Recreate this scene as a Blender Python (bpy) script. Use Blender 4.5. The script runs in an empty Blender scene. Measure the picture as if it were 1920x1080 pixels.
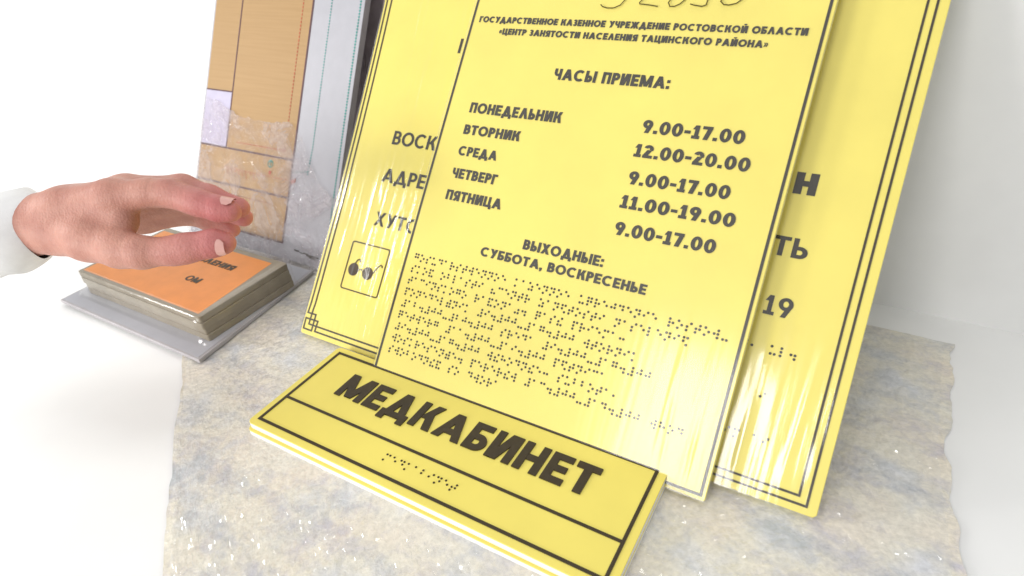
import bpy, bmesh, math, random
import numpy as np
from mathutils import Vector, Matrix, noise

random.seed(7)
SC = bpy.context.scene
COL = SC.collection
MM = 0.001

# ------------------------------------------------------------------ camera
CAM_POS = (0.3642, -0.1967, 0.3433)
CX = (0.863349, 0.500706, -0.062623)          # picture right, in world axes
CY = (-0.226127, 0.494841, 0.839047)          # picture up
CZ = (0.451104, -0.710230, 0.540443)          # towards the viewer
cam_data = bpy.data.cameras.new('camera')
cam = bpy.data.objects.new('camera', cam_data)
COL.objects.link(cam)
cam.matrix_world = Matrix(((CX[0], CY[0], CZ[0], CAM_POS[0]), (CX[1], CY[1], CZ[1], CAM_POS[1]),
                           (CX[2], CY[2], CZ[2], CAM_POS[2]), (0, 0, 0, 1)))
cam_data.sensor_width = 36
cam_data.lens = 36 * 1178.46 / 1920
cam_data.clip_start = 0.01
cam_data.clip_end = 50
cam_data.dof.use_dof = True
cam_data.dof.focus_distance = 0.47
cam_data.dof.aperture_fstop = 9
SC.camera = cam

# ------------------------------------------------------------------ world and lamps
world = bpy.data.worlds.new('World')
SC.world = world
world.use_nodes = True
wb = world.node_tree.nodes['Background']
wb.inputs['Color'].default_value = (0.97, 0.98, 1.0, 1)
wb.inputs['Strength'].default_value = 0.53

def area(name, target, direction, dist, sx, sy, power, color):
    ld = bpy.data.lights.new(name, 'AREA')
    ld.shape = 'RECTANGLE'; ld.size = sx; ld.size_y = sy
    ld.energy = power; ld.color = color
    o = bpy.data.objects.new(name, ld)
    COL.objects.link(o)
    d = Vector(direction).normalized()
    o.location = Vector(target) + d * dist
    o.rotation_euler = (-d).to_track_quat('-Z', 'Y').to_euler()
    return o
area('window_light', (0.15, 0.10, 0.05), (-0.50, -0.85, 0.13), 1.9, 0.5, 0.4, 17.5, (1.0, 0.98, 0.96))
area('ceiling_light', (0.30, 0.11, 0.06), (-0.15, -0.84, 0.52), 2.1, 0.50, 0.62, 13.8, (1.0, 0.99, 0.97))
area('added_glint_light', (0.05, 0.16, 0.10), (-0.84, -0.42, 0.385), 1.7, 0.15, 0.40, 7.5, (1.0, 0.99, 0.97))  # extra lamp, added so the film wrinkles catch bright streaks
area('overhead_light', (0.18, 0.02, 0.0), (-0.06, 0.19, 0.98), 1.5, 0.16, 0.16, 1.7, (1.0, 0.99, 0.97))  # added small lamp, placed to make the crinkled film sparkle

vs = SC.view_settings
vs.view_transform = 'Standard'; vs.look = 'None'; vs.exposure = 0; vs.gamma = 1; vs.use_curve_mapping = False
SC.cycles.max_bounces = 10
SC.cycles.transparent_max_bounces = 16

# ------------------------------------------------------------------ helpers
def link(name, data, parent=None):
    o = bpy.data.objects.new(name, data)
    COL.objects.link(o)
    if parent: o.parent = parent
    return o

def tag(o, label=None, cat=None, group=None, kind=None):
    if label: o['label'] = label
    if cat: o['category'] = cat
    if group: o['group'] = group
    if kind: o['kind'] = kind
    return o

def thing(name, label, cat, loc=(0, 0, 0), rot=(0, 0, 0), group=None):
    o = link(name, None)
    o.location = [c * MM for c in loc]; o.rotation_euler = rot
    return tag(o, label, cat, group)

class MB:
    """collects polygons given in millimetres and builds one mesh object"""
    def __init__(s): s.v = []; s.f = []; s.mi = []; s.n = 0
    def face(s, pts, mi=0):
        b = len(s.v); s.v += [(p[0] * MM, p[1] * MM, p[2] * MM) for p in pts]
        s.f.append(list(range(b, b + len(pts)))); s.mi.append(mi)
    def prism(s, pts, z0, h):
        """raised print: top face and side walls"""
        ar = sum(pts[i - 1][0] * pts[i][1] - pts[i][0] * pts[i - 1][1] for i in range(len(pts)))
        if ar < 0: pts = pts[::-1]
        z1 = z0 + h + 0.015 * (s.n % 14); s.n += 1
        s.face([(x, y, z1) for x, y in pts])
        for i in range(len(pts)):
            a, b = pts[i - 1], pts[i]
            s.face([(a[0], a[1], z0), (b[0], b[1], z0), (b[0], b[1], z1), (a[0], a[1], z1)])
    def grid(s, rows, mi=0):
        b = len(s.v); nx = len(rows[0])
        for r in rows: s.v += [(p[0] * MM, p[1] * MM, p[2] * MM) for p in r]
        for j in range(len(rows) - 1):
            for i in range(nx - 1):
                a = b + j * nx + i
                s.f.append([a, a + 1, a + nx + 1, a + nx]); s.mi.append(mi)
    def build(s, name, mats, parent=None, smooth=False):
        me = bpy.data.meshes.new(name)
        me.from_pydata(s.v, [], s.f)
        for m in (mats if isinstance(mats, (list, tuple)) else [mats]): me.materials.append(m)
        for p, i in zip(me.polygons, s.mi): p.material_index = i; p.use_smooth = smooth
        me.update()
        return link(name, me, parent)

def rounded(x0, y0, x1, y1, r, n=6):
    pts = []
    for cx, cy, a0 in ((x1 - r, y0 + r, -90), (x1 - r, y1 - r, 0), (x0 + r, y1 - r, 90), (x0 + r, y0 + r, 180)):
        for k in range(n + 1):
            a = math.radians(a0 + 90 * k / n)
            pts.append((cx + r * math.cos(a), cy + r * math.sin(a)))
    return pts

def plate(mb, pts, z0, z1, bev=0.4, mi_top=0, mi_side=0):
    """flat plate with a small rounded top edge; pts counter-clockwise"""
    n = len(pts)
    cx = sum(p[0] for p in pts) / n; cy = sum(p[1] for p in pts) / n
    def inset(d):
        out = []
        for i in range(n):
            a, b, c = Vector(pts[i - 1]), Vector(pts[i]), Vector(pts[(i + 1) % n])
            e1 = (b - a).normalized(); e2 = (c - b).normalized()
            nn = Vector((-e1.y - e2.y, e1.x + e2.x))
            nn = nn.normalized() / max(0.3, nn.length / 2)
            out.append((b.x + nn.x * d, b.y + nn.y * d))
        return out
    i1 = inset(bev * 0.3); i2 = inset(bev)
    rings = [[(x, y, z0) for x, y in pts], [(x, y, z1 - bev) for x, y in pts],
             [(x, y, z1 - bev * 0.3) for x, y in i1], [(x, y, z1) for x, y in i2]]
    for k in range(3):
        for i in range(n):
            j = (i + 1) % n
            mb.face([rings[k][i], rings[k][j], rings[k + 1][j], rings[k + 1][i]], mi_side if k == 0 else mi_top)
    mb.face(rings[3], mi_top)
    mb.face(rings[0][::-1], mi_side)

def stroke(mb, pts, w, z0, h, closed=False):
    """a line of width w along a polyline, mitred"""
    P = [Vector((p[0], p[1])) for p in pts]
    n = len(P); L = []; R = []
    for i in range(n):
        if closed: a, b, c = P[i - 1], P[i], P[(i + 1) % n]
        else: a, b, c = P[max(i - 1, 0)], P[i], P[min(i + 1, n - 1)]
        d1 = (b - a).normalized() if (b - a).length > 1e-9 else (c - b).normalized()
        d2 = (c - b).normalized() if (c - b).length > 1e-9 else d1
        nn = Vector((-d1.y - d2.y, d1.x + d2.x))
        if nn.length < 1e-6: nn = Vector((-d1.y, d1.x)) * 2
        m = nn.normalized() * (w / 2) / max(0.35, nn.length / 2)
        L.append((b.x + m.x, b.y + m.y)); R.append((b.x - m.x, b.y - m.y))
    rng = range(n) if closed else range(n - 1)
    z1 = z0 + h + 0.015 * (mb.n % 14); mb.n += 1
    for i in rng:
        j = (i + 1) % n
        mb.face([(*R[i], z1), (*R[j], z1), (*L[j], z1), (*L[i], z1)])
        mb.face([(*R[i], z0), (*R[j], z0), (*R[j], z1), (*R[i], z1)])
        mb.face([(*L[j], z0), (*L[i], z0), (*L[i], z1), (*L[j], z1)])
    if not closed:
        for e in (0, n - 1):
            mb.face([(*L[e], z0), (*R[e], z0), (*R[e], z1), (*L[e], z1)])

def disc(cx, cy, r, n=28, a0=0, ry=None):
    ry = ry or r
    return [(cx + r * math.cos(a0 + 2 * math.pi * k / n), cy + ry * math.sin(a0 + 2 * math.pi * k / n)) for k in range(n)]

# ------------------------------------------------------------------ lettering (geometric bold capitals drawn as polygons)
def glyph(ch, t):
    th = t * 0.92; hw = t * 1.12
    P = []
    def V(x, y0=0, y1=1): P.append([(x, y0), (x + t, y0), (x + t, y1), (x, y1)])
    def H(y, x0, x1, k=th): P.append([(x0, y), (x1, y), (x1, y + k), (x0, y + k)])
    def D(x0, y0, x1, y1, w=hw): P.append([(x0, y0), (x0 + w, y0), (x1 + w, y1), (x1, y1)])
    def A(cx, cy, rx, ry, a0, a1, k=None):
        k1 = k or t; k2 = (k or th)
        n = max(3, int(abs(a1 - a0) / 10)); parts = 2 if abs(a1 - a0) > 300 else 1
        for q in range(parts):
            b0 = a0 + (a1 - a0) * q / parts; b1 = a0 + (a1 - a0) * (q + 1) / parts
            m = n // parts + 1
            an = [math.radians(b0 + (b1 - b0) * i / m) for i in range(m + 1)]
            P.append([(cx + rx * math.cos(a), cy + ry * math.sin(a)) for a in an] +
                     [(cx + (rx - k1) * math.cos(a), cy + (ry - k2) * math.sin(a)) for a in an[::-1]])
    def bowl(x, w, y0, y1):      # D-shaped bowl open to the left
        r = min((y1 - y0) / 2, w * 0.8)
        H(y0, x, x + w - r); H(y1 - th, x, x + w - r)
        A(x + w - r, (y0 + y1) / 2, r, (y1 - y0) / 2, -90, 90)
    w = 0.7
    if ch == 'А':
        w = 0.9; c = w / 2 - hw / 2; D(0, 0, c, 1); D(w - hw, 0, c, 1); H(0.2, 0.16, w - 0.16)
    elif ch == 'Л':
        w = 0.82; c = w / 2 - hw / 2; D(0, 0, c, 1); D(w - hw, 0, c, 1)
    elif ch == 'Б':
        w = 0.64; V(0); H(1 - th, t, w - 0.05); bowl(t, w - t, 0, 0.6)
    elif ch == 'В':
        w = 0.66; V(0); bowl(t, w - t, 0, 0.5 + th * 0.55); bowl(t, w - t - 0.04, 0.5 - th * 0.4, 1)
    elif ch == 'Г':
        w = 0.54; V(0); H(1 - th, t, w)
    elif ch == 'Д':
        w = 0.94; c = w / 2 - hw / 2; D(0.07, 0, c, 1); D(w - hw - 0.07, 0, c, 1); H(0, 0, w); V(0, -0.17, 0.05); V(w - t, -0.17, 0.05)
    elif ch == 'Е':
        w = 0.6; V(0); H(0, t, w); H(1 - th, t, w); H(0.5 - th / 2, t, w - 0.05)
    elif ch == 'Ж':
        w = 1.12; V(w / 2 - t / 2); D(0, 0, w / 2 - hw, 0.58); D(w - hw, 0, w / 2, 0.58); D(w / 2 - hw, 0.45, 0.02, 1); D(w / 2, 0.45, w - hw - 0.02, 1)
    elif ch == 'З':
        w = 0.6; A(0.29, 0.74, 0.28, 0.26, -90, 155); A(0.3, 0.28, 0.3, 0.28, -155, 90); H(0.5 - th / 2, 0.2, 0.34)
    elif ch in 'ИЙ':
        w = 0.76; V(0); V(w - t); D(t * 0.45, 0, w - t * 0.45 - hw, 1)
        if ch == 'Й': A(w / 2, 1.27, 0.19, 0.17, 190, 350, t * 0.62)
    elif ch == 'К':
        w = 0.74; V(0); D(t * 0.85, 0.4, w - hw - 0.02, 1); D(w - hw, 0, t + 0.08, 0.62)
    elif ch == 'М':
        w = 0.98; V(0); V(w - t); c = w / 2 - hw / 2; D(c, 0.05, 0.02, 1); D(c, 0.05, w - hw - 0.02, 1)
    elif ch == 'Н':
        w = 0.72; V(0); V(w - t); H(0.5 - th / 2, t, w - t)
    elif ch == 'О':
        w = 0.98; A(0.49, 0.5, 0.49, 0.515, 0, 360)
    elif ch == 'П':
        w = 0.7; V(0); V(w - t); H(1 - th, t, w - t)
    elif ch == 'Р':
        w = 0.62; V(0); bowl(t, w - t, 0.36, 1)
    elif ch == 'С':
        w = 0.9; A(0.49, 0.5, 0.49, 0.515, 48, 312)
    elif ch == 'Т':
        w = 0.66; H(1 - th, 0, w); V(w / 2 - t / 2, 0, 1 - th)
    elif ch == 'У':
        w = 0.76; D(0.16, 0, w - hw, 1); D(w * 0.44, 0.36, 0, 1)
    elif ch == 'Х':
        w = 0.8; D(0, 0, w - hw - 0.02, 1); D(w - hw, 0, 0.02, 1)
    elif ch == 'Ц':
        w = 0.8; V(0); V(w - t - 0.1); H(0, t, w); V(w - t * 0.9, -0.17, 0.04)
    elif ch == 'Ч':
        w = 0.66; V(w - t); V(0, 0.66, 1); A(0.3, 0.66, 0.3, 0.34, 180, 270); H(0.32, 0.3, w - t)
    elif ch == 'Ь':
        w = 0.62; V(0); bowl(t, w - t, 0, 0.6)
    elif ch == 'Ы':
        w = 0.94; V(0); bowl(t, 0.6 - t, 0, 0.6); V(w - t)
    elif ch == 'Я':
        w = 0.66; V(w - t); q = len(P); bowl(t, w - t, 0.36, 1)
        for i in range(q, len(P)): P[i] = [(w - x, y) for x, y in P[i]]
        D(0, 0, w * 0.42, 0.45)
    elif ch == 'І':
        w = t; V(0)
    elif ch == '0':
        w = 0.66; A(0.33, 0.5, 0.33, 0.51, 0, 360)
    elif ch == '1':
        w = 0.46; V(0.14); D(0.0, 0.7, 0.14, 1, t * 0.75); H(0, 0, w)
    elif ch == '2':
        w = 0.6; A(0.3, 0.71, 0.3, 0.3, -25, 165); D(0.0, th * 0.8, 0.6 - t * 1.55, 0.62, t * 1.25); H(0, 0, w)
    elif ch == '5':
        w = 0.6; H(1 - th, 0.08, w); V(0.06, 0.5, 1); A(0.28, 0.32, 0.32, 0.33, -150, 120)
    elif ch == '7':
        w = 0.58; H(1 - th, 0, w); D(0.12, 0, w - t * 1.1, 1 - th * 0.5)
    elif ch == '9':
        w = 0.62; A(0.31, 0.68, 0.31, 0.33, 0, 360); D(0.17, 0, w - t * 1.1, 0.62)
    elif ch == '.':
        w = t; V(0, 0, t)
    elif ch == ',':
        w = t; V(0, 0, t); D(0, -0.15, t * 0.35, 0, t * 0.6)
    elif ch == ':':
        w = t; V(0, 0, t); V(0, 0.5, 0.5 + t)
    elif ch == '-':
        w = 0.36; H(0.33, 0.0, w)
    elif ch in '«»':
        w = 0.46
        for o in (0, 0.22):
            if ch == '»': D(o, 0.18, o + 0.1, 0.44, 0.13); D(o + 0.1, 0.44, o, 0.7, 0.13)
            else: D(o + 0.1, 0.18, o, 0.44, 0.13); D(o, 0.44, o + 0.1, 0.7, 0.13)
    elif ch == ' ':
        w = 0.3
    return w, P

def text(mb, s, x, y, width, cap, t=0.2, z0=0.0, h=0.5, gap=0.11):
    """capitals from x to x+width with cap height cap"""
    gl = [glyph(c, t) for c in s]
    total = sum(g[0] + gap for g in gl) - gap
    sx = width / total
    px = 0
    for w, P in gl:
        for p in P: mb.prism([(x + (px + a) * sx, y + b * cap) for a, b in p], z0, h)
        px += w + gap

BR = dict(zip('абвгдежзийклмнопрстуфхцчшщъыьэюя',
              '1 12 2456 1245 145 15 245 1356 24 12346 13 123 134 1345 135 1234 1235 234 2345 136 124 125 14 12345 156 1346 12356 2346 23456 246 1256 1246'.split()))
BR.update({'1': '1', '2': '12', '3': '14', '4': '145', '5': '15', '6': '124', '7': '1245', '8': '125', '9': '24', '0': '245',
           '#': '3456', '.': '256', ',': '2', '-': '36', ':': '25', '«': '236', '»': '356'})
def braille(mb, s, x, y, cell=6.1, dot=2.45, r=0.72, z0=0.0, hgt=0.6):
    """raised dots, y is the height of the top dot row"""
    for i, c in enumerate(s):
        for d in BR.get(c, ''):
            d = int(d) - 1
            cx = x + i * cell + (d // 3) * dot; cy = y - (d % 3) * dot
            prev = None
            for rr, zz in ((r, 0), (r * 0.86, hgt * 0.6), (r * 0.45, hgt)):
                ring = [(cx + rr * math.cos(k * math.pi / 5), cy + rr * math.sin(k * math.pi / 5), z0 + zz) for k in range(10)]
                if prev:
                    for k in range(10): mb.face([prev[k], prev[(k + 1) % 10], ring[(k + 1) % 10], ring[k]])
                prev = ring
            mb.face(prev)

# ------------------------------------------------------------------ materials
class NT:
    def __init__(s, name):
        s.m = bpy.data.materials.new(name); s.m.use_nodes = True
        s.t = s.m.node_tree; s.t.nodes.clear()
        s.out = s.n('ShaderNodeOutputMaterial')
    def n(s, typ, **kw):
        nd = s.t.nodes.new(typ)
        for k, v in kw.items():
            if k.startswith('_'): setattr(nd, k[1:], v)
            else: s.set(nd, k, v)
        return nd
    def set(s, nd, k, v):
        i = nd.inputs[int(k[1:])] if (k[0] == 'i' and k[1:].isdigit()) else nd.inputs[k.replace('__', ' ')]
        if isinstance(v, bpy.types.NodeSocket): s.t.links.new(v, i)
        elif isinstance(v, bpy.types.Node): s.t.links.new(v.outputs[0], i)
        else: i.default_value = v
    def coords(s, scale=(1, 1, 1), rot=(0, 0, 0)):
        tc = s.n('ShaderNodeTexCoord'); mp = s.n('ShaderNodeMapping')
        mp.inputs['Scale'].default_value = scale; mp.inputs['Rotation'].default_value = rot
        s.t.links.new(tc.outputs['Object'], mp.inputs['Vector'])
        return mp.outputs[0]
    def noise(s, vec, scale, detail=4, rough=0.55, dist=0.0):
        nd = s.n('ShaderNodeTexNoise', Vector=vec, Scale=scale, Detail=detail, Roughness=rough, Distortion=dist)
        return nd.outputs['Fac']
    def ramp(s, fac, stops):
        nd = s.n('ShaderNodeValToRGB', Fac=fac)
        e = nd.color_ramp.elements
        while len(e) < len(stops): e.new(0.5)
        for el, (p, c) in zip(e, stops):
            el.position = p; el.color = c if len(c) == 4 else (*c, 1)
        return nd.outputs['Color']
    def math(s, op, a, b=0.0, clamp=False):
        nd = s.n('ShaderNodeMath', _operation=op, i0=a, i1=b); nd.use_clamp = clamp
        return nd.outputs[0]
    def bump(s, hgt, strength, dist=0.001):
        return s.n('ShaderNodeBump', Height=hgt, Strength=strength, Distance=dist).outputs[0]
    def mixc(s, fac, a, b):
        nd = s.n('ShaderNodeMix', _data_type='RGBA')
        s.set(nd, 'i0', fac); s.set(nd, 'i6', a); s.set(nd, 'i7', b)
        return nd.outputs[2]
    def front(s, fac):
        """thin film: reflect on the outer side only, so that light can leave again"""
        g = s.n('ShaderNodeNewGeometry')
        return s.math('MULTIPLY', fac, s.math('SUBTRACT', 1.0, g.outputs['Backfacing']))
    def done(s, sh):
        s.t.links.new(sh.outputs[0], s.out.inputs['Surface']); return s.m

def plastic(name, col, rough=0.4, spec=0.4, var=0.04, bump=0.03, scale=60):
    k = NT(name); v = k.coords()
    nz = k.noise(v, scale, 4)
    dark = tuple(c * (1 - var) for c in col) + (1,); lite = tuple(min(1, c * (1 + var)) for c in col) + (1,)
    c = k.ramp(nz, [(0.3, dark), (0.7, lite)])
    b = k.bump(k.noise(v, 900, 2), bump, 0.0004)
    return k.done(k.n('ShaderNodeBsdfPrincipled', Base__Color=c, Roughness=rough, Normal=b, Specular__IOR__Level=spec))

YEL = (0.82, 0.70, 0.150)
M_yellow = plastic('yellow_plastic', YEL, 0.42, 0.35, 0.045, 0.03, 14)
M_core = plastic('white_plastic_core', (0.86, 0.85, 0.83), 0.35, 0.4, 0.03)
M_edge = plastic('pale_yellow_edge', (0.86, 0.82, 0.42), 0.4, 0.4, 0.05)
M_ink = plastic('dark_brown_ink', (0.042, 0.030, 0.014), 0.42, 0.3, 0.15)
M_ink_grey = plastic('dark_grey_ink', (0.040, 0.034, 0.026), 0.45, 0.3, 0.15)
M_dot = plastic('black_dot_plastic', (0.018, 0.015, 0.010), 0.35, 0.5, 0.1)
M_pen = plastic('felt_pen', (0.10, 0.08, 0.02), 0.5, 0.2, 0.2)
M_wall = plastic('white_wall_paint', (0.88, 0.88, 0.87), 0.8, 0.2, 0.02, 0.1, 20)
M_table = plastic('white_table_laminate', (0.88, 0.88, 0.87), 0.45, 0.3, 0.02, 0.02, 8)
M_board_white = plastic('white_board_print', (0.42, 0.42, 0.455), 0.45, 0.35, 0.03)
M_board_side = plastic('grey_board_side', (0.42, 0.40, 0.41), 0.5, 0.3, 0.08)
M_brown = plastic('brown_line_print', (0.10, 0.045, 0.05), 0.5, 0.3, 0.2)
M_red = plastic('red_dash_print', (0.42, 0.09, 0.04), 0.5, 0.3, 0.2)
M_green = plastic('green_dot_print', (0.05, 0.27, 0.24), 0.5, 0.3, 0.2)
M_lilac = plastic('lilac_room_print', (0.50, 0.47, 0.60), 0.5, 0.3, 0.05)
M_orange = plastic('orange_plastic', (0.70, 0.235, 0.04), 0.4, 0.4, 0.06)
M_mauve = plastic('mauve_gap_shade', (0.36, 0.31, 0.34), 0.6, 0.3, 0.25, 0.1, 30)  # shade of the gap put into the colour
M_beige = plastic('beige_board_edge', (0.27, 0.23, 0.17), 0.45, 0.4, 0.12)

def tan_material():
    k = NT('tan_print'); v = k.coords((1, 30, 1))
    n = k.noise(v, 12, 5)
    c = k.ramp(n, [(0.3, (0.395, 0.245, 0.105)), (0.7, (0.43, 0.272, 0.122))])
    return k.done(k.n('ShaderNodeBsdfPrincipled', Base__Color=c, Roughness=0.5, Specular__IOR__Level=0.3))
M_tan = tan_material()

def film_material(name, base=0.10, calm=0.25, zones=(), rough=0.10, rot=0.0, haze=0.03, fs=190, dist=0.004):
    """clear stretch film with wrinkles that run up the sign; zones = (x, half width, strength) in metres"""
    k = NT(name)
    tc = k.n('ShaderNodeTexCoord')
    sep = k.n('ShaderNodeSeparateXYZ', Vector=tc.outputs['Object'])
    x = sep.outputs[0]
    v = k.coords((1, 0.045, 1), (0, 0, rot))
    v2 = k.coords((1, 0.10, 1), (0, 0, rot + 0.03))
    fine = k.noise(v, fs, 4, 0.6)
    broad = k.noise(v2, 42, 3, 0.5)
    hgt = k.math('ADD', k.math('MULTIPLY', fine, 0.45), k.math('MULTIPLY', broad, 0.9))
    st = None
    for zx, hwid, s in zones:
        g = k.math('SUBTRACT', 1.0, k.math('DIVIDE', k.math('ABSOLUTE', k.math('SUBTRACT', x, zx)), hwid), True)
        g = k.math('MULTIPLY', k.math('SMOOTH_MIN', g, 0.7), s)
        st = g if st is None else k.math('ADD', st, g)
    strength = calm if st is None else k.math('ADD', st, calm)
    patch = k.ramp(k.noise(k.coords((1, 0.35, 1)), 14, 3), [(0.35, (0.35,) * 3), (0.65, (1.2,) * 3)])
    strength = k.math('MULTIPLY', strength, patch)
    bmp = k.n('ShaderNodeBump', Height=hgt, Distance=dist)
    k.set(bmp, 'Strength', strength)
    gl = k.n('ShaderNodeBsdfGlossy', Color=(1, 1, 1, 1), Roughness=rough, Normal=bmp.outputs[0])
    df = k.n('ShaderNodeBsdfDiffuse', Color=(0.9, 0.9, 0.88, 1))
    tr = k.n('ShaderNodeBsdfTransparent', Color=(0.985, 0.985, 0.98, 1))
    lw = k.n('ShaderNodeFresnel', IOR=1.5)
    k.set(lw, 'Normal', bmp.outputs[0])
    m0 = k.n('ShaderNodeMixShader', Fac=haze, i1=tr, i2=df)
    fac = k.math('ADD', k.math('MULTIPLY', lw.outputs[0], 0.9), base, True)
    m1 = k.n('ShaderNodeMixShader', Fac=k.front(fac), i1=m0, i2=gl)
    return k.done(m1)

def milky_material(name, lo=0.10, hi=0.55, scale=38, col=(0.80, 0.76, 0.78)):
    """crumpled translucent wrapping film"""
    k = NT(name); v = k.coords()
    cr = k.noise(v, scale, 5, 0.6, 1.4)
    fine = k.noise(v, 210, 4, 0.6, 0.6)
    hgt = k.math('ADD', cr, k.math('MULTIPLY', fine, 0.3))
    b = k.bump(hgt, 1.0, 0.007)
    gl = k.n('ShaderNodeBsdfGlossy', Color=(1, 1, 1, 1), Roughness=0.14, Normal=b)
    df = k.n('ShaderNodeBsdfDiffuse', Color=(*col, 1), Normal=b)
    tl = k.n('ShaderNodeBsdfTranslucent', Color=(*col, 1), Normal=b)
    d2 = k.n('ShaderNodeMixShader', Fac=0.5, i1=df, i2=tl)
    tr = k.n('ShaderNodeBsdfTransparent', Color=(0.97, 0.96, 0.96, 1))
    f = k.ramp(k.noise(v, scale * 0.7, 4, 0.6, 0.8), [(0.42, (lo,) * 3), (0.60, (hi,) * 3)])
    m0 = k.n('ShaderNodeMixShader', Fac=f, i1=tr, i2=d2)
    fr = k.n('ShaderNodeFresnel', IOR=1.45); k.set(fr, 'Normal', b)
    return k.done(k.n('ShaderNodeMixShader', Fac=k.front(k.math('MULTIPLY', fr.outputs[0], 0.8)), i1=m0, i2=gl))

def wrap_material():
    """layers of packing film over cloudy grey and beige padding"""
    k = NT('packing_wrap'); v = k.coords((1, 1, 1), (0, 0, 0.1))
    vs_ = k.coords((0.42, 1.35, 1), (0, 0, -0.10))
    big = k.noise(vs_, 24, 3, 0.55, 0.3)
    mid = k.noise(v, 95, 5, 0.68, 0.4)
    fine = k.noise(v, 300, 3, 0.6)
    hue = k.noise(v, 22, 3, 0.5)
    warm = k.ramp(hue, [(0.32, (0.69, 0.70, 0.73)), (0.46, (0.79, 0.75, 0.64)), (0.68, (0.81, 0.735, 0.61))])
    dark = k.ramp(hue, [(0.35, (0.49, 0.515, 0.54)), (0.65, (0.56, 0.52, 0.56))])
    f = k.ramp(k.math('ADD', k.math('MULTIPLY', big, 0.6), k.math('MULTIPLY', mid, 0.4)), [(0.38, (1,) * 3), (0.53, (0,) * 3)])
    c = k.mixc(f, warm, dark)
    speck = k.ramp(fine, [(0.32, (0.88,) * 3), (0.68, (1.08,) * 3)])
    mul = k.n('ShaderNodeMix', _data_type='RGBA', _blend_type='MULTIPLY')
    k.set(mul, 'i0', 1.0); k.set(mul, 'i6', c); k.set(mul, 'i7', speck)
    h = k.math('ADD', k.math('MULTIPLY', mid, 1.0), k.math('MULTIPLY', fine, 0.7))
    vo = k.n('ShaderNodeTexVoronoi', Vector=v, Scale=150.0)
    h2 = k.math('ADD', h, k.math('MULTIPLY', vo.outputs['Distance'], -0.8))
    h2 = k.math('ADD', h2, k.math('MULTIPLY', k.noise(v, 700, 2, 0.5), 0.35))
    b = k.bump(h2, 1.0, 0.007)
    under = k.bump(h, 0.15, 0.004)
    p = k.n('ShaderNodeBsdfPrincipled', Base__Color=mul.outputs[2], Roughness=0.5, Normal=under, Specular__IOR__Level=0.3,
            Coat__Weight=1.0, Coat__Roughness=0.09)
    k.set(p, 'Coat__Normal', b)
    return k.done(p)
M_wrap = wrap_material()

def skin_material():
    k = NT('skin'); v = k.coords()
    tc = k.n('ShaderNodeTexCoord'); sep = k.n('ShaderNodeSeparateXYZ', Vector=tc.outputs['Object'])
    n = k.noise(v, 55, 5, 0.6)
    c1 = k.ramp(n, [(0.3, (0.44, 0.20, 0.155)), (0.7, (0.55, 0.28, 0.215))])
    c2 = k.ramp(n, [(0.3, (0.47, 0.145, 0.14)), (0.7, (0.56, 0.21, 0.20))])
    tip = k.n('ShaderNodeMapRange', Value=sep.outputs[0]); 
    for i, q in ((1, -0.055), (2, -0.012), (3, 0.0), (4, 1.0)): tip.inputs[i].default_value = q
    c = k.mixc(tip.outputs[0], c1, c2)
    cells = k.n('ShaderNodeTexVoronoi', Vector=v, Scale=620.0)
    fold = k.noise(k.coords((1.0, 0.22, 0.22)), 210, 4, 0.6, 0.4)
    h = k.math('ADD', k.math('MULTIPLY', cells.outputs['Distance'], 0.35), fold)
    b = k.bump(h, 0.42, 0.0016)
    p = k.n('ShaderNodeBsdfPrincipled', Base__Color=c, Roughness=0.52, Normal=b, Subsurface__Weight=0.12, Subsurface__Scale=0.004,
            Specular__IOR__Level=0.35)
    p.inputs['Subsurface Radius'].default_value = (1.0, 0.35, 0.2)
    return k.done(p)
M_skin = skin_material()
M_nail = plastic('fingernail', (0.66, 0.36, 0.32), 0.28, 0.5, 0.05)
M_cloth = plastic('white_cloth', (0.82, 0.82, 0.82), 0.9, 0.1, 0.04, 0.4, 90)

def film_sheet(name, parent, x0, y0, x1, y1, z, mat, amp=0.25, back=5.0, nx=90, ny=60, seed=0.0, sag=None, creases=()):
    """film stretched over a board front, folding back round its edges, with shallow real wrinkles"""
    mb = MB(); rows = []
    xs = [x0 - 0.6] * 1 + [x0 - 0.4 + (x1 - x0 + 0.8) * i / nx for i in range(nx + 1)] + [x1 + 0.6]
    ys = [y0 - 0.5 + (y1 - y0 + 1.0) * j / ny for j in range(ny + 1)]
    for y in ys:
        r = []
        for i, x in enumerate(xs):
            if i in (0, len(xs) - 1): zz = -back
            else:
                e = max(0.05, min(1.0, min(x - x0, x1 - x, 6) / 6 + 0.1, (y - y0) / 14))
                zz = z + amp * e * (1 + noise.noise(Vector((x * 0.09 + seed, y * 0.006, seed))) + 0.5 * noise.noise(Vector((x * 0.3, y * 0.012, seed + 5))))
                for xc, cw, ca, dr, ph in creases:
                    dxx = (x - xc - dr * (y - 120) * 0.02) / cw
                    if abs(dxx) < 3:
                        m = noise.noise(Vector((ph, y * 0.022, seed))) + 0.45 * noise.noise(Vector((ph + 9, y * 0.05, seed))) + 0.25
                        zz += ca * max(0.0, m) * math.exp(-dxx * dxx) * min(1.0, max(0.0, (y - 2) / 14))
            sx = sag(y) if sag else 0
            r.append((x + (sx * (x1 - x) / (x1 - x0)), y, zz))
        rows.append(r)
    mb.grid(rows)
    return mb.build(name, mat, parent, True)

# ------------------------------------------------------------------ setting: table, wall
mb = MB(); mb.face([(-1600, -700, -3.2), (1700, -700, -3.2), (1700, 400, -3.2), (-1600, 400, -3.2)])
tag(mb.build('table', M_table), kind='structure')
mb = MB(); mb.face([(-1600, 376, -3.2), (1700, 376, -3.2), (1700, 376, 1500), (-1600, 376, 1500)])
tag(mb.build('wall', M_wall), kind='structure')

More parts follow.
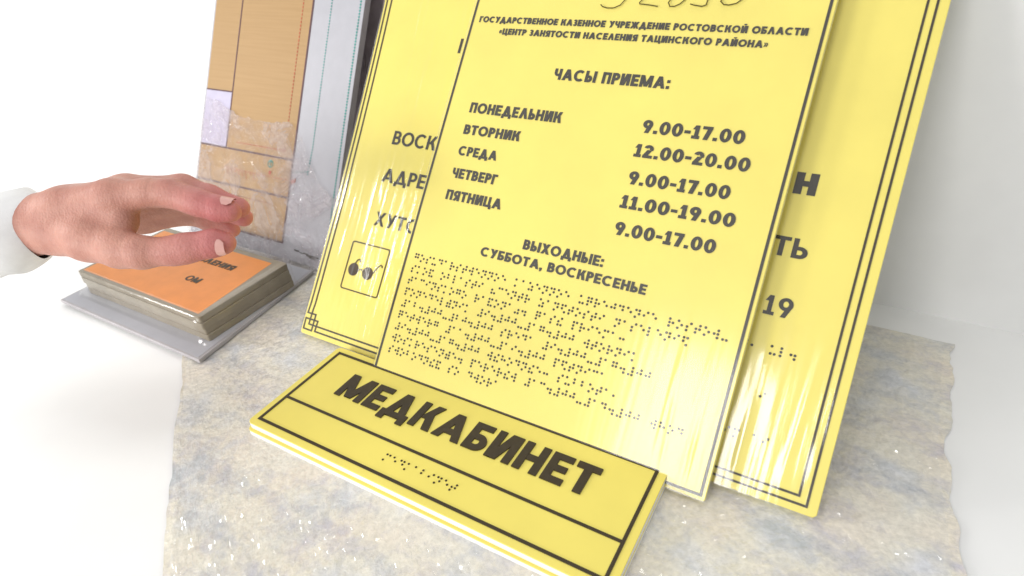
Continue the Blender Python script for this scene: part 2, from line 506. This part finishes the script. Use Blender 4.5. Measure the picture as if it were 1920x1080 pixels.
def inside(poly, x, y):
    c = False
    for i in range(len(poly)):
        (x1, y1), (x2, y2) = poly[i - 1], poly[i]
        if (y1 > y) != (y2 > y) and x < (x2 - x1) * (y - y1) / (y2 - y1) + x1: c = not c
    return c

# packing wrap spread over the table
def along(pts, v):
    for (a, xa), (b, xb) in zip(pts, pts[1:]):
        if b <= v <= a: return xa + (xb - xa) * (v - a) / (b - a)
    return pts[-1][1]
def wz(x, y):
    a = noise.noise(Vector((x * 0.05, y * 0.05, 1.3))) + 0.6 * noise.noise(Vector((x * 0.16, y * 0.16, 4.1))) + 0.4 * noise.noise(Vector((x * 0.4, y * 0.4, 9.1)))
    return -0.9 + 0.75 * a - 0.2
EDGE_L = [(335, -225), (190, -205), (45, -158), (-40, -55), (-140, 75), (-260, 95)]
EDGE_R = [(335, 455), (200, 452), (100, 462), (20, 425), (-260, 420)]
mb = MB(); rows = []
for j in range(190):
    y = 335 - 595 * j / 189
    xa = along(EDGE_L, y) + 5 * noise.noise(Vector((y * 0.03, 1.7, 0))) + 2 * noise.noise(Vector((y * 0.12, 4.7, 0)))
    xb = along(EDGE_R, y) + 5 * noise.noise(Vector((y * 0.03, 8.7, 0))) + 2 * noise.noise(Vector((y * 0.12, 2.7, 0)))
    rows.append([(xa + (xb - xa) * i / 220, y, wz(xa + (xb - xa) * i / 220, y)) for i in range(221)])
mb.grid(rows[::-1])
t = thing('packing_wrap', 'cloudy grey and beige sheet of packing wrap spread under the signs', 'packing wrap')
mb.build('padding', M_wrap, t, True)
k = NT('crinkled_clear_film')
gl = k.n('ShaderNodeBsdfGlossy', Color=(1, 1, 1, 1), Roughness=0.10)
tr = k.n('ShaderNodeBsdfTransparent', Color=(0.97, 0.97, 0.97, 1))
df = k.n('ShaderNodeBsdfDiffuse', Color=(0.85, 0.85, 0.86, 1))
m0 = k.n('ShaderNodeMixShader', Fac=0.07, i1=tr, i2=df)
fr = k.n('ShaderNodeFresnel', IOR=1.5)
M_crinkle = k.done(k.n('ShaderNodeMixShader', Fac=k.front(fr.outputs[0]), i1=m0, i2=gl))
rf = random.Random(11)
mb = MB(); rows = []
for j in range(1, 270):
    y = 334 - 592 * j / 270
    xa = along(EDGE_L, y) + 6; xb = along(EDGE_R, y) - 6
    row = []
    for i in range(281):
        x = xa + (xb - xa) * i / 280 + rf.uniform(-0.8, 0.8); yy = y + rf.uniform(-0.8, 0.8)
        cr = 0.5 + 0.5 * noise.noise(Vector((x * 0.02, yy * 0.02, 3.3)))
        row.append((x, yy, wz(x, yy) + 0.35 + rf.uniform(0, 0.75) * (0.3 + 1.4 * cr) + 0.35 * abs(noise.noise(Vector((x * 0.12, yy * 0.12, 6.1))))))
    rows.append(row)
mb.grid(rows[::-1])
mb.f = [tri for q in mb.f for tri in (([q[0], q[1], q[2]], [q[0], q[2], q[3]]) if rf.random() < 0.5 else ([q[0], q[1], q[3]], [q[1], q[2], q[3]]))]
mb.mi = [0] * len(mb.f)
mb.build('film_sheet', M_crinkle, t, False)

# ------------------------------------------------------------------ added dull panel, its colour standing in for shade on the wall
t = thing('gap_shade_panel', 'added dull mauve grey panel standing in for the shade in the gap between the plan board and yellow signs', 'board', (-40, 338, -1), (math.radians(86), 0, 0))
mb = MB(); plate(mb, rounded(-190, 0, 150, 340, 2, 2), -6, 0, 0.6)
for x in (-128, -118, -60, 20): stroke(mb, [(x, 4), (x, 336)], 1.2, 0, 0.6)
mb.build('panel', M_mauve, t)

# ------------------------------------------------------------------ floor plan board on the left
LB = math.radians(62)
t = thing('plan_board', 'white board with a tan floor plan and green dotted borders, half covered in milky film', 'board', (0, 194.2, 4), (LB, 0, 0))
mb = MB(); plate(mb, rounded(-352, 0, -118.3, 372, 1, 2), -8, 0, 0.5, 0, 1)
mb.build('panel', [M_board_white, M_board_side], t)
mb = MB()
mb.prism([(-303, 17.5), (-190.5, 17.5), (-190.5, 372), (-303, 372)], 0, 0.12)
mb.prism([(-349, 175.5), (-303.2, 175.5), (-303.2, 372), (-349, 372)], 0, 0.12)
mb.prism([(-349, 17.5), (-303.2, 17.5), (-303.2, 109), (-349, 109)], 0, 0.12)
mb.build('plan_rooms', M_tan, t)
mb = MB(); mb.prism([(-349, 110), (-303.4, 110), (-303.4, 174.8), (-349, 174.8)], 0, 0.12)
mb.build('plan_corridor', M_lilac, t)
mb = MB()
for pts, w in (([(-302.8, 110), (-302.8, 372)], 1.9), ([(-190.3, 17), (-190.3, 372)], 2.4), ([(-349, 110), (-190.3, 110)], 2.2),
               ([(-349, 68), (-190.3, 68)], 2.2), ([(-349, 17.4), (-190.3, 17.4)], 2.2), ([(-349, 175), (-302.8, 175)], 1.6)):
    stroke(mb, pts, w, 0.2, 0.15)
for y0, y1 in ((68, 57.5), ): stroke(mb, [(-300, y1), (-215, y1)], 0.5, 0.2, 0.15)
mb.build('plan_walls', M_brown, t)
mb = MB()
for k in range(58):
    y = 151 + k * 3.9
    if y < 370: stroke(mb, [(-205, y), (-205, y + 2.4)], 1.3, 0.2, 0.2)
mb.build('escape_route', M_red, t)
mb = MB()
for k in range(22): stroke(mb, [(-284 + k * 3.6, 118.6), (-281.8 + k * 3.6, 118.6)], 1.2, 0.2, 0.2)
stroke(mb, [(-205.5, 117), (-205.5, 123)], 0.9, 0.2, 0.2)
mb.build('escape_route', M_red, t)
mb = MB()
stroke(mb, [(-302, 87.2), (-194, 87.2)], 0.6, 0.2, 0.2)
stroke(mb, [(-300, 57.2), (-217, 57.2)], 0.5, 0.2, 0.2)
for k in range(9): stroke(mb, [(-296 + k * 6.5 + random.uniform(-1, 1), 87), (-294 + k * 6.5, 80 + random.uniform(-2, 5))], 0.5, 0.2, 0.2)
mb.build('room_outline', M_red, t)
mb = MB(); mb.prism(rounded(-226, 89.4, -221.8, 93.8, 0.5, 2), 0.4, 0.3); mb.build('hydrant_mark', M_red, t)
mb = MB(); mb.prism([(-188.5, 83.6), (-182.2, 86.8), (-182.2, 91), (-188.5, 88.4)], 0.4, 0.3); mb.build('exit_mark', M_red, t)
mb = MB()
for k in range(120):
    y = 3 + k * 3.05
    if y < 370: mb.prism(disc(-123.6, y, 1.15, 8), 0.05, 0.2)
for k in range(96):
    y = 98 + k * 3.0
    if y < 370: mb.prism(disc(-163.6 - max(0, 126 - y) * 0.08, y, 0.9, 8), 0.05, 0.2)
for k in range(9): mb.prism(disc(-187 + k * 2.6, 97 + k * 0.45, 0.7, 8), 0.05, 0.2)
stroke(mb, disc(-225, 101.6, 4.0, 18), 0.8, 0.2, 0.2, True)
stroke(mb, [(-225, 98), (-225, 105)], 0.7, 0.2, 0.25); stroke(mb, [(-227.5, 103), (-225, 105), (-222.5, 103)], 0.6, 0.2, 0.3)
mb.build('dotted_border', M_green, t)
mb = MB()
for a, b, c, d in ((-171, 13.4, -163, 1.6), (-162, 12.2, -155, 1.0), (-156, 12.8, -149, 1.2), (-152, 11.3, -142, 2.2), (-147, 9.6, -137, 1.5), (-141, 11.4, -133, 1.9)):
    stroke(mb, [(a, b), ((a + c) / 2, b - 0.6), (c, b - 0.2)], d, 0.1, 0.2)
mb.build('small_print', M_ink_grey, t)
M_milky = milky_material('milky_wrapping_film', 0.04, 0.46, 30, (0.88, 0.82, 0.84))
mb = MB(); rows = []
def top_edge(x):
    pts = [(-354, 168), (-316, 160), (-290, 150), (-245, 146), (-210, 150), (-194, 147), (-175, 132), (-163, 112), (-150, 97), (-130, 82), (-117, 76)]
    for (a, ya), (b, yb) in zip(pts, pts[1:]):
        if a <= x <= b: return ya + (yb - ya) * (x - a) / (b - a)
    return pts[-1][1]
for j in range(111):
    r = []
    for i in range(161):
        x = -354 + 237 * i / 160; y = -4 + (top_edge(x) + 3 * noise.noise(Vector((x * 0.11, 3.3, 0))) + 4) * j / 110
        q1 = 1 - abs(noise.noise(Vector((x * 0.03, y * 0.03, 2)))) * 2; q2 = 1 - abs(noise.noise(Vector((x * 0.075 + 0.05 * y, y * 0.07, 5)))) * 2; q3 = 1 - abs(noise.noise(Vector((x * 0.2, y * 0.2, 8)))) * 2
        z = 1.2 + 2.2 * max(0, q1) ** 3 + 1.6 * max(0, q2) ** 3 + 0.5 * max(0, q3) ** 2
        r.append((x, y, z))
    rows.append(r)
mb.grid(rows); mb.build('plastic_film', M_milky, t, True)

# ------------------------------------------------------------------ things lying flat at the left
t = thing('flat_board', 'white film wrapped board lying flat under the pack of orange signs', 'board', (0, 0, 0))
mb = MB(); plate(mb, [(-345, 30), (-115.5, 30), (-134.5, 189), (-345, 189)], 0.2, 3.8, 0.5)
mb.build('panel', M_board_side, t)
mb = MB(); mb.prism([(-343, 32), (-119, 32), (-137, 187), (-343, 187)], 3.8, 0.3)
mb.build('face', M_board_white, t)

ox0, ox1, oy0, oy1 = -330, -131, 52, 158
lab = ['topmost orange sign of the film wrapped pack, with dark lettering', 'orange sign second from the top of the film wrapped pack',
       'orange sign third from the top of the film wrapped pack', 'bottom orange sign of the pack, lying on the flat white board']
for k in range(4):
    zt = 31.0 - 6.7 * k
    dx, dy = [(0, 0), (1.6, -0.8), (0.3, 0.9), (1.9, 0.3)][k]
    t = thing('orange_sign', lab[k], 'sign', (dx, dy, zt), group='orange signs packed in film')
    mb = MB(); plate(mb, rounded(ox0, oy0, ox1, oy1, 2, 3), -6.4, 0, 0.6)
    mb.build('panel', M_beige, t)
    mb = MB(); mb.prism([(ox0 + 4, oy0 + 4), (ox1 - 6, oy0 + 4), (ox1 - 15, oy1 - 7), (ox0 + 4, oy1 - 7)], 0, 0.06)
    mb.build('face', M_orange, t)
    if k == 0:
        mb = MB(); text(mb, 'ВЛЕНИЯ', -226, 122, 52, 8.6, 0.22, 0.15, 0.2); mb.build('lettering', M_ink, t)
        mb = MB(); text(mb, 'ОМ', -206, 90, 20, 8.6, 0.22, 0.15, 0.2); mb.build('lettering', M_ink, t)
t = thing('wrapping_film', 'crinkled clear film wrapped round the pack of orange signs', 'film')
M_pack = film_material('pack_film', 0.0, 0.16, (), 0.16, 0.0, 0.0, 120, 0.004)
mb = MB(); rows = []
N = 44
ring = [(ox0 - 2, 60, 33), (ox1 - 8, oy0, 33)]
prof = [(-4, 33.2), (-0.5, 33.0), (3.2, 31), (4.4, 24), (5.2, 15), (6.4, 8), (9.5, 4.6)]
for d, z in prof:
    r = []
    base = rounded(ox0 - d, oy0 - d, ox1 + d, oy1 + d * 0.6, 4 + max(0, d), 5)
    pts = []
    for i in range(len(base)):
        a, b = Vector(base[i]), Vector(base[(i + 1) % len(base)])
        m = max(1, int((b - a).length / 5))
        m = 40 if i in (6, 20) else (22 if i in (13, 27) else 1)
        for q in range(m): pts.append(a + (b - a) * q / m)
    pts.append(pts[0])
    for p in pts:
        jx = noise.noise(Vector((p.x * 0.05, p.y * 0.05, z * 0.12))) * 1.6 + noise.noise(Vector((p.x * 0.15, p.y * 0.15, z * 0.2))) * 0.8
        c = Vector(((ox0 + ox1) / 2, (oy0 + oy1) / 2))
        dirv = (p - c).normalized()
        r.append((p.x + dirv.x * (jx + 0.9), p.y + dirv.y * (jx + 0.9), z + 0.5 + 0.4 * jx))
    rows.append(r)
mb.grid(rows[::-1]); mb.build('film_sheet', M_pack, t, True)

# ------------------------------------------------------------------ large yellow sign (at the back, double border)
LE = math.radians(50.97); s2 = 1 - 4 * math.cos(LE) / 343.3
def through(p, s): return tuple(c * 1000 + (a - c * 1000) * s for a, c in zip(p, CAM_POS))
t = thing('address_sign', 'large yellow sign with double border and glasses pictogram behind the timetable sign', 'sign',
          through((-66.7, 104.0, 0), s2), (LE, 0, 0))
W2, H2 = 447, 415
def bow(y): return -12.5 * (max(0, y) / 330) ** 2
def B(x, y): return (x * s2, y * s2)
mb = MB()
left = [(bow(y), y) for y in range(400, 0, -25)]
plate(mb, [(1.5, 0.3), (0, 0)][:1] + [(W2 - 2, 0), (W2, 2), (W2, H2)] + [(bow(H2), H2)] + left + [(0, 2)], -4, 0, 0.5, 0, 1)
mb.build('panel', [M_yellow, M_edge], t)
mb = MB(); z0 = 0.05
ys = [400, 350, 300, 250, 200, 150, 100, 60, 30]
for pts in ([(3.4 + bow(y), y) for y in ys] + [(2.7, 20.2), (12.9, 20.4), (12.9, 4.9), (2.5, 5.0), (2.2, 14.9), (17.4, 15.1), (17.0, 5.3), (W2 - 3.5, 5.3), (W2 - 3.5, 400)],
            [(8.6 + bow(y), y) for y in ys] + [(8.0, 25), (7.6, 10.2), (W2 - 9, 10.4), (W2 - 9, 400)]):
    stroke(mb, [B(*p) for p in pts], 1.45, z0, 0.4)
mb.build('border', M_ink, t)
mb = MB()
stroke(mb, rounded(32.2 * s2, 51.8 * s2, 75.8 * s2, 96.2 * s2, 2, 4), 1.1, z0, 0.4, True)
mb.prism([B(*p) for p in disc(41.3, 70.9, 5.9)], z0, 0.4)
mb.prism([B(*p) for p in disc(58.3, 70.6, 5.9)], z0, 0.4)
stroke(mb, [B(*p) for p in ((46.8, 71.6), (49.8, 72.6), (53, 71.4))], 1.1, z0, 0.4)
stroke(mb, [B(*p) for p in ((41.2, 76), (43.4, 80.2), (45, 81.0), (46.6, 80.6), (47.2, 78.8))], 1.0, z0, 0.4)
stroke(mb, [B(*p) for p in ((63.6, 71.4), (69.2, 80.0), (70.8, 81.0), (72.2, 80.4), (72.6, 78.8))], 1.0, z0, 0.4)
mb.build('glasses_pictogram', M_ink, t)
for s_, x, y, w, cap, tt in (('І', 88.2, 281.8, 2.6, 13.5, 0.19), ('ВОСК', 44.2, 191.3, 48.8, 12.8, 0.185), ('АДРЕ', 44.4, 155.6, 49, 12.8, 0.185),
                             ('ХУТО', 49.6, 114.9, 50, 12.8, 0.185), ('ТЬ', 385.2, 157.8, 22, 13.4, 0.2), ('19', 389.6, 117.4, 17.4, 13.2, 0.19), ('Н', 388.4, 201, 14, 15, 0.27)):
    mb = MB(); text(mb, s_, x * s2, y * s2, w * s2, cap * s2, tt, z0, 0.35); mb.build('lettering', M_ink_grey, t)
mb = MB()
for s_, x, y in (('кий район, ул.', 333, 97.5), ('здание № 9', 346, 66), ('режим 19', 367, 38)):
    braille(mb, s_, x * s2, y * s2, r=0.95, z0=z0)
mb.build('braille_text', M_dot, t)
M_film_large = film_material('stretch_film_streaky', 0.02, 0.05, ((0.085, 0.030, 0.5), (0.43, 0.07, 0.10)), 0.12, -0.03, 0.012, 230, 0.003)
rc = random.Random(5)
cre = [(rc.uniform(50, 104), rc.uniform(0.9, 2.0), rc.uniform(0.45, 1.3), rc.uniform(-2, 3), rc.uniform(0, 50)) for _ in range(26)]
cre += [(rc.uniform(20, 50), rc.uniform(0.9, 1.6), rc.uniform(0.2, 0.6), rc.uniform(-1, 1.6), rc.uniform(0, 50)) for _ in range(4)]
cre += [(rc.uniform(384, 446), rc.uniform(1.2, 3.0), rc.uniform(0.2, 0.6), rc.uniform(-6, 6), rc.uniform(0, 50)) for _ in range(8)]
film_sheet('plastic_film', t, 0, 0, W2, H2, 0.8, M_film_large, 0.22, 4.5, 440, 70, 3.1, bow, cre)

# ------------------------------------------------------------------ timetable sign (in front)
t = thing('timetable_sign', 'tall yellow sign with opening hours and many rows of braille dots', 'sign',
          through((319.6, 85.7, 0), s2), (LE, 0, 0))
W1, H1 = 283.2 * s2, 385
mb = MB(); plate(mb, rounded(-W1, 0, 0, H1, 1.2, 3), -4, 0, 0.5, 0, 1)
mb.build('panel', [M_yellow, M_edge], t)
mb = MB()
stroke(mb, [B(*p) for p in ((-280.8, 3.2), (-3.3, 3.2), (-3.3, 380), (-280.8, 380))], 1.9, z0, 0.4, True)
mb.build('border', M_ink_grey, t)
lines = (('ГОСУДАРСТВЕННОЕ КАЗЕННОЕ УЧРЕЖДЕНИЕ РОСТОВСКОЙ ОБЛАСТИ', -274.2, 315.6, 261.5, 5.2, 0.245),
         ('«ЦЕНТР ЗАНЯТОСТИ НАСЕЛЕНИЯ ТАЦИНСКОГО РАЙОНА»', -251.5, 305.6, 215.6, 5.2, 0.245),
         ('ЧАСЫ ПРИЕМА:', -190, 270.9, 94, 9.0, 0.238),
         ('ПОНЕДЕЛЬНИК', -258.9, 236.3, 85.6, 8.8, 0.238), ('ВТОРНИК', -258.9, 217.4, 54, 8.3, 0.238), ('СРЕДА', -258.4, 199, 37.6, 8.0, 0.238),
         ('ЧЕТВЕРГ', -258.4, 179.4, 43.6, 8.4, 0.238), ('ПЯТНИЦА', -258.5, 160.4, 53.8, 8.5, 0.238),
         ('9.00-17.00', -107.4, 236.7, 72.8, 9.7, 0.238), ('12.00-20.00', -108.6, 218.2, 82, 9.7, 0.238), ('9.00-17.00', -107.4, 197.5, 72.8, 9.7, 0.238),
         ('11.00-19.00', -108.6, 179.2, 82, 9.7, 0.238), ('9.00-17.00', -107.4, 159.1, 72.8, 9.7, 0.238),
         ('ВЫХОДНЫЕ:', -176, 133.6, 67, 7.9, 0.238), ('СУББОТА, ВОСКРЕСЕНЬЕ', -211.4, 121, 138.4, 7.4, 0.238))
for s_, x, y, w, cap, tt in lines:
    mb = MB(); text(mb, s_, x * s2, y * s2, w * s2, cap * s2, tt, z0, 0.4); mb.build('lettering', M_ink_grey, t)
mb = MB()
hand_no = [[(-138, 362), (-146, 366), (-152, 362), (-150, 352), (-158, 349), (-148, 345), (-146.9, 338.1), (-150, 333.1), (-154.8, 330.6), (-160.3, 330.4), (-164.3, 331.5), (-166.3, 333.2)],
           [(-136, 356), (-130, 364), (-122, 361), (-124, 351), (-133.3, 338.4), (-135.2, 335.4), (-134.7, 334.3), (-128.3, 333.8), (-120.3, 332.7)],
           [(-101, 363), (-107, 356), (-111.7, 338.8), (-113.0, 335.9), (-111.1, 332.9), (-107.8, 333.0), (-104.2, 335.0), (-101.1, 338.6), (-103, 345), (-108, 346)],
           [(-76, 363), (-88, 363), (-90, 352), (-86, 349), (-84.6, 339.4), (-84.9, 334.7), (-87.7, 333.5), (-93.2, 334.3), (-96.6, 335.2)],
           [(-60, 362), (-68, 358), (-74.8, 339.6), (-75.2, 337.6), (-72.4, 335.2), (-68.9, 335.0), (-64.2, 336.3), (-60.8, 339.6), (-57, 352), (-60, 362)]]
for st in hand_no: stroke(mb, [B(*p) for p in st], 0.85, 1.6, 0.1)
mb.build('handwritten_number', M_pen, t)
full = ('государственное казенное учреждение ростов- ской области «центр занятости населения тацинского района». часы приема: '
        'понедельник #9.#00-#17.#00 вторник #12.#00-#20.#00 среда #9.#00-#17.#00 четверг #11.#00-#19.#00 пятница #9.#00-#17.#00 '
        'выходные: суббота, воскресенье. перерыв #13.#00-#14.#00 вход свободный со двора')
rows_, cur = [], ''
for wd in full.split():
    if len(cur) + len(wd) + 1 > 43: rows_.append(cur); cur = wd
    else: cur = (cur + ' ' + wd).strip()
rows_.append(cur)
mb = MB()
for i, rw in enumerate(rows_[:10]): braille(mb, rw, -271.5 * s2, (109.5 - 10.0 * i) * s2, 6.06, 2.45, 0.95, z0)
mb.build('braille_text', M_dot, t)
M_film_front = film_material('stretch_film_clear', 0.0, 0.012, ((-0.005, 0.04, 0.25), (-0.283, 0.012, 0.25)), 0.15, -0.02, 0.030, 220, 0.003)
cre = [(rc.uniform(-48, -2), rc.uniform(0.9, 2.4), rc.uniform(0.1, 0.35), rc.uniform(-3, 4), rc.uniform(0, 50)) for _ in range(9)]
cre += [(rc.uniform(-281, -274), rc.uniform(0.8, 1.2), rc.uniform(0.2, 0.5), rc.uniform(-0.2, 0.2), rc.uniform(0, 50)) for _ in range(3)]
film_sheet('plastic_film', t, -W1, 0, 0, H1, 0.8, M_film_front, 0.06, 4.5, 300, 70, 8.2, None, cre)

# ------------------------------------------------------------------ the two door signs in front
def door_sign(label, loc, rz):
    t = thing('door_sign', label, 'sign', loc, (0, 0, rz), 'yellow door signs stacked in front')
    out = rounded(-6.4, -6.4, 293.4, 95.8, 4.5, 6)
    mb = MB(); plate(mb, out, -5.4, -0.6, 0.05, 0, 0); mb.build('core', M_core, t)
    mb = MB(); plate(mb, out, -0.6, 0, 0.4, 0, 0); mb.build('face', M_yellow, t)
    mb = MB(); stroke(mb, [(0.4, 0.4), (286.6, 0.4), (286.6, 88.8), (0.4, 88.8)], 2.3, 0.02, 0.5, True)
    stroke(mb, [(1.5, 27.8), (285.5, 27.6)], 2.2, 0.02, 0.45); mb.build('border', M_ink, t)
    mb = MB(); text(mb, 'МЕДКАБИНЕТ', 33.2, 47.3, 221.6, 25.6, 0.225, 0.02, 0.9, 0.10); mb.build('lettering', M_ink, t)
    mb = MB(); braille(mb, 'медкабинет', 113.9, 17.0, 6.35, 2.6, 0.85, 0.02, 0.7); mb.build('braille_text', M_ink, t)
    return t
door_sign('small yellow door sign lettered in large dark capitals, lying on top of its twin', (0, 0, 9.2), 0)
door_sign('lower of the two small door signs, only its white and yellow front edge showing', (0.4, -2.6, 3.8), 0.002)

# ------------------------------------------------------------------ hand at the left edge
def build_hand():
    caps = []
    def chain(pts):
        for a, b in zip(pts, pts[1:]): caps.append((a, b))
    W = (-172, -8, -28, 19)
    chain([(-1.5, 0, 0, 7.3), (-10, 2.2, 0.2, 8.0), (-24, 6, 0, 8.1), (-33, 9, -1, 8.0), (-46, 13.5, -2, 9.2), (-62, 14, -3, 9.4), (-90, 11, -7, 13), (-132, 4, -16, 15), W])
    chain([(-3, 5, -18, 7.6), (-26, 13, -19, 8.4), (-47, 20, -21, 9.6), (-92, 17, -26, 13.5), (-132, 6, -28, 16), W])
    chain([(-8, 0, -36, 7.4), (-32, 9, -38, 8.2), (-50, 15, -40, 9.2), (-95, 12, -45, 13), (-132, 2, -40, 16), W])
    chain([(-24, -8, -52, 6.6), (-42, -1, -54, 7.2), (-56, 5, -56, 8.0), (-98, 3, -60, 12), (-132, -4, -48, 15), W])
    chain([(-4.5, -22.5, 2, 7.4), (-13, -23, 3.5, 8.8), (-30, -26.5, 6, 9.4), (-40, -28.5, 6, 9.0), (-62, -29.5, 5, 10.6), (-80, -27, 1, 12.5), (-108, -19, -8, 15.5), (-140, -12, -20, 17), W])
    chain([(-84, -6, -8, 11), (-110, -6, -16, 14)])
    chain([W, (-215, -14, -30, 22), (-330, -40, -30, 31)])
    stp = 2.0
    lo = np.array([-330., -84, -82]); hi = np.array([14., 42, 26])
    n = ((hi - lo) / stp).astype(int) + 1
    g = np.stack(np.meshgrid(*[lo[i] + stp * np.arange(n[i]) for i in range(3)], indexing='ij'), -1)
    F = None; kk = 2.6
    acc = np.zeros(n)
    for a, b in caps:
        A_ = np.array(a[:3]); D_ = np.array(b[:3]) - A_
        h = np.clip(((g - A_) @ D_) / (D_ @ D_), 0, 1)
        d = np.linalg.norm(g - A_ - h[..., None] * D_, axis=-1) - (a[3] + (b[3] - a[3]) * h)
        acc += np.exp(-np.clip(d, -60, 60) / kk)
    F = -kk * np.log(acc + 1e-30)
    ins = F < 0
    nx, ny, nz = n
    corners = [(i, j, k) for i in (0, 1) for j in (0, 1) for k in (0, 1)]
    def sh(Ar, c): return Ar[c[0]:nx - 1 + c[0], c[1]:ny - 1 + c[1], c[2]:nz - 1 + c[2]]
    cnt = sum(sh(ins, c).astype(int) for c in corners)
    cell = (cnt > 0) & (cnt < 8)
    vid = -np.ones(cell.shape, int); ci = np.argwhere(cell); vid[cell] = np.arange(len(ci))
    pos = np.zeros((len(ci), 3)); wt = np.zeros(len(ci))
    for c in corners:
        for ax in range(3):
            if c[ax]: continue
            e = list(c); e[ax] = 1
            f0 = sh(F, c)[cell]; f1 = sh(F, e)[cell]
            m = (f0 < 0) != (f1 < 0)
            tt = np.where(m, f0 / np.where(m, f0 - f1, 1), 0)
            p = np.array(c, float)[None] + tt[:, None] * (np.array(e) - np.array(c))[None]
            pos[m] += p[m]; wt[m] += 1
    pos = lo + stp * (ci + pos / wt[:, None])
    faces = []
    for ax in range(3):
        u_, v_ = (ax + 1) % 3, (ax + 2) % 3
        s0 = [slice(None)] * 3; s1 = [slice(None)] * 3
        s0[ax] = slice(0, -1); s1[ax] = slice(1, None)
        chg = ins[tuple(s0)] != ins[tuple(s1)]
        for q in np.argwhere(chg):
            if q[u_] == 0 or q[v_] == 0 or q[u_] >= vid.shape[u_] or q[v_] >= vid.shape[v_]: continue
            ids = []
            for du, dv in ((0, 0), (-1, 0), (-1, -1), (0, -1)):
                c = q.copy(); c[u_] += du; c[v_] += dv; ids.append(int(vid[tuple(c)]))
            if min(ids) < 0: continue
            faces.append(ids if ins[tuple(q)] else ids[::-1])
    me = bpy.data.meshes.new('person')
    me.from_pydata((pos * MM).tolist(), [], faces)
    me.materials.append(M_skin)
    for p in me.polygons: p.use_smooth = True
    me.update()
    return me
hand = link('person', build_hand())
tag(hand, "a person's hand reaching in over the orange signs, two pink fingertips showing", 'person')
depth = 0.45
fx, fy = (437 - 960) / 1178.46, (540 - 397) / 1178.46
cv = Vector(CAM_POS) + (Vector(CX) * fx + Vector(CY) * fy - Vector(CZ)) * depth
hand.matrix_world = Matrix(((CX[0], CY[0], CZ[0], cv.x), (CX[1], CY[1], CZ[1], cv.y), (CX[2], CY[2], CZ[2], cv.z), (0, 0, 0, 1)))
sm = hand.modifiers.new('smooth', 'SMOOTH'); sm.factor = 0.5; sm.iterations = 3
mb = MB(); rows = []
for q in range(13):
    f_ = q / 12
    c = Vector((-158 - 180 * f_ + (3 if q == 1 else 0), -8 - 34 * f_, -28)); rr = (24 if q == 0 else 31 + 10 * f_)
    rows.append([(c.x + 2 * math.sin(a * 3 + q * 0.7) * (1.5 if q else 1), c.y + (rr + 1.2 * math.sin(q * 2.1 + a * 2)) * math.cos(a), c.z + (rr + 1.2 * math.sin(q * 1.7 + a * 3)) * math.sin(a)) for a in [k * 2 * math.pi / 36 for k in range(37)]])
mb.grid(rows); mb.build('sleeve', M_cloth, hand, True)

def nail(a, b, r, nrm):
    """curved nail on the finger axis a-b, facing nrm"""
    A_, B_ = Vector(a), Vector(b); ax = (B_ - A_).normalized(); up = Vector(nrm); up = (up - ax * up.dot(ax)).normalized(); sd = ax.cross(up)
    mb = MB(); rows = []
    for i in range(9):
        f_ = i / 8; wdt = 46 * (1 - max(0, abs(f_ - 0.5) - 0.28) * 1.6)
        row = []
        for j in range(9):
            an = math.radians(wdt * (j / 4 - 1)); p = A_ + ax * (f_ * 10.5) + (up * math.cos(an) + sd * math.sin(an)) * (r + 1.7 - 0.5 * (abs(j / 4 - 1) ** 3))
            row.append(tuple(p))
        rows.append(row)
    mb.grid(rows)
    return mb.build('fingernail', M_nail, hand, True)
nail((-3, -22.5, 2.2), (-14, -23.2, 3.6), 8.0, (0, -0.55, 0.83))
nail((0.5, 0.2, 0), (-10, 2.4, 0.2), 7.7, (0, 0.92, 0.4))
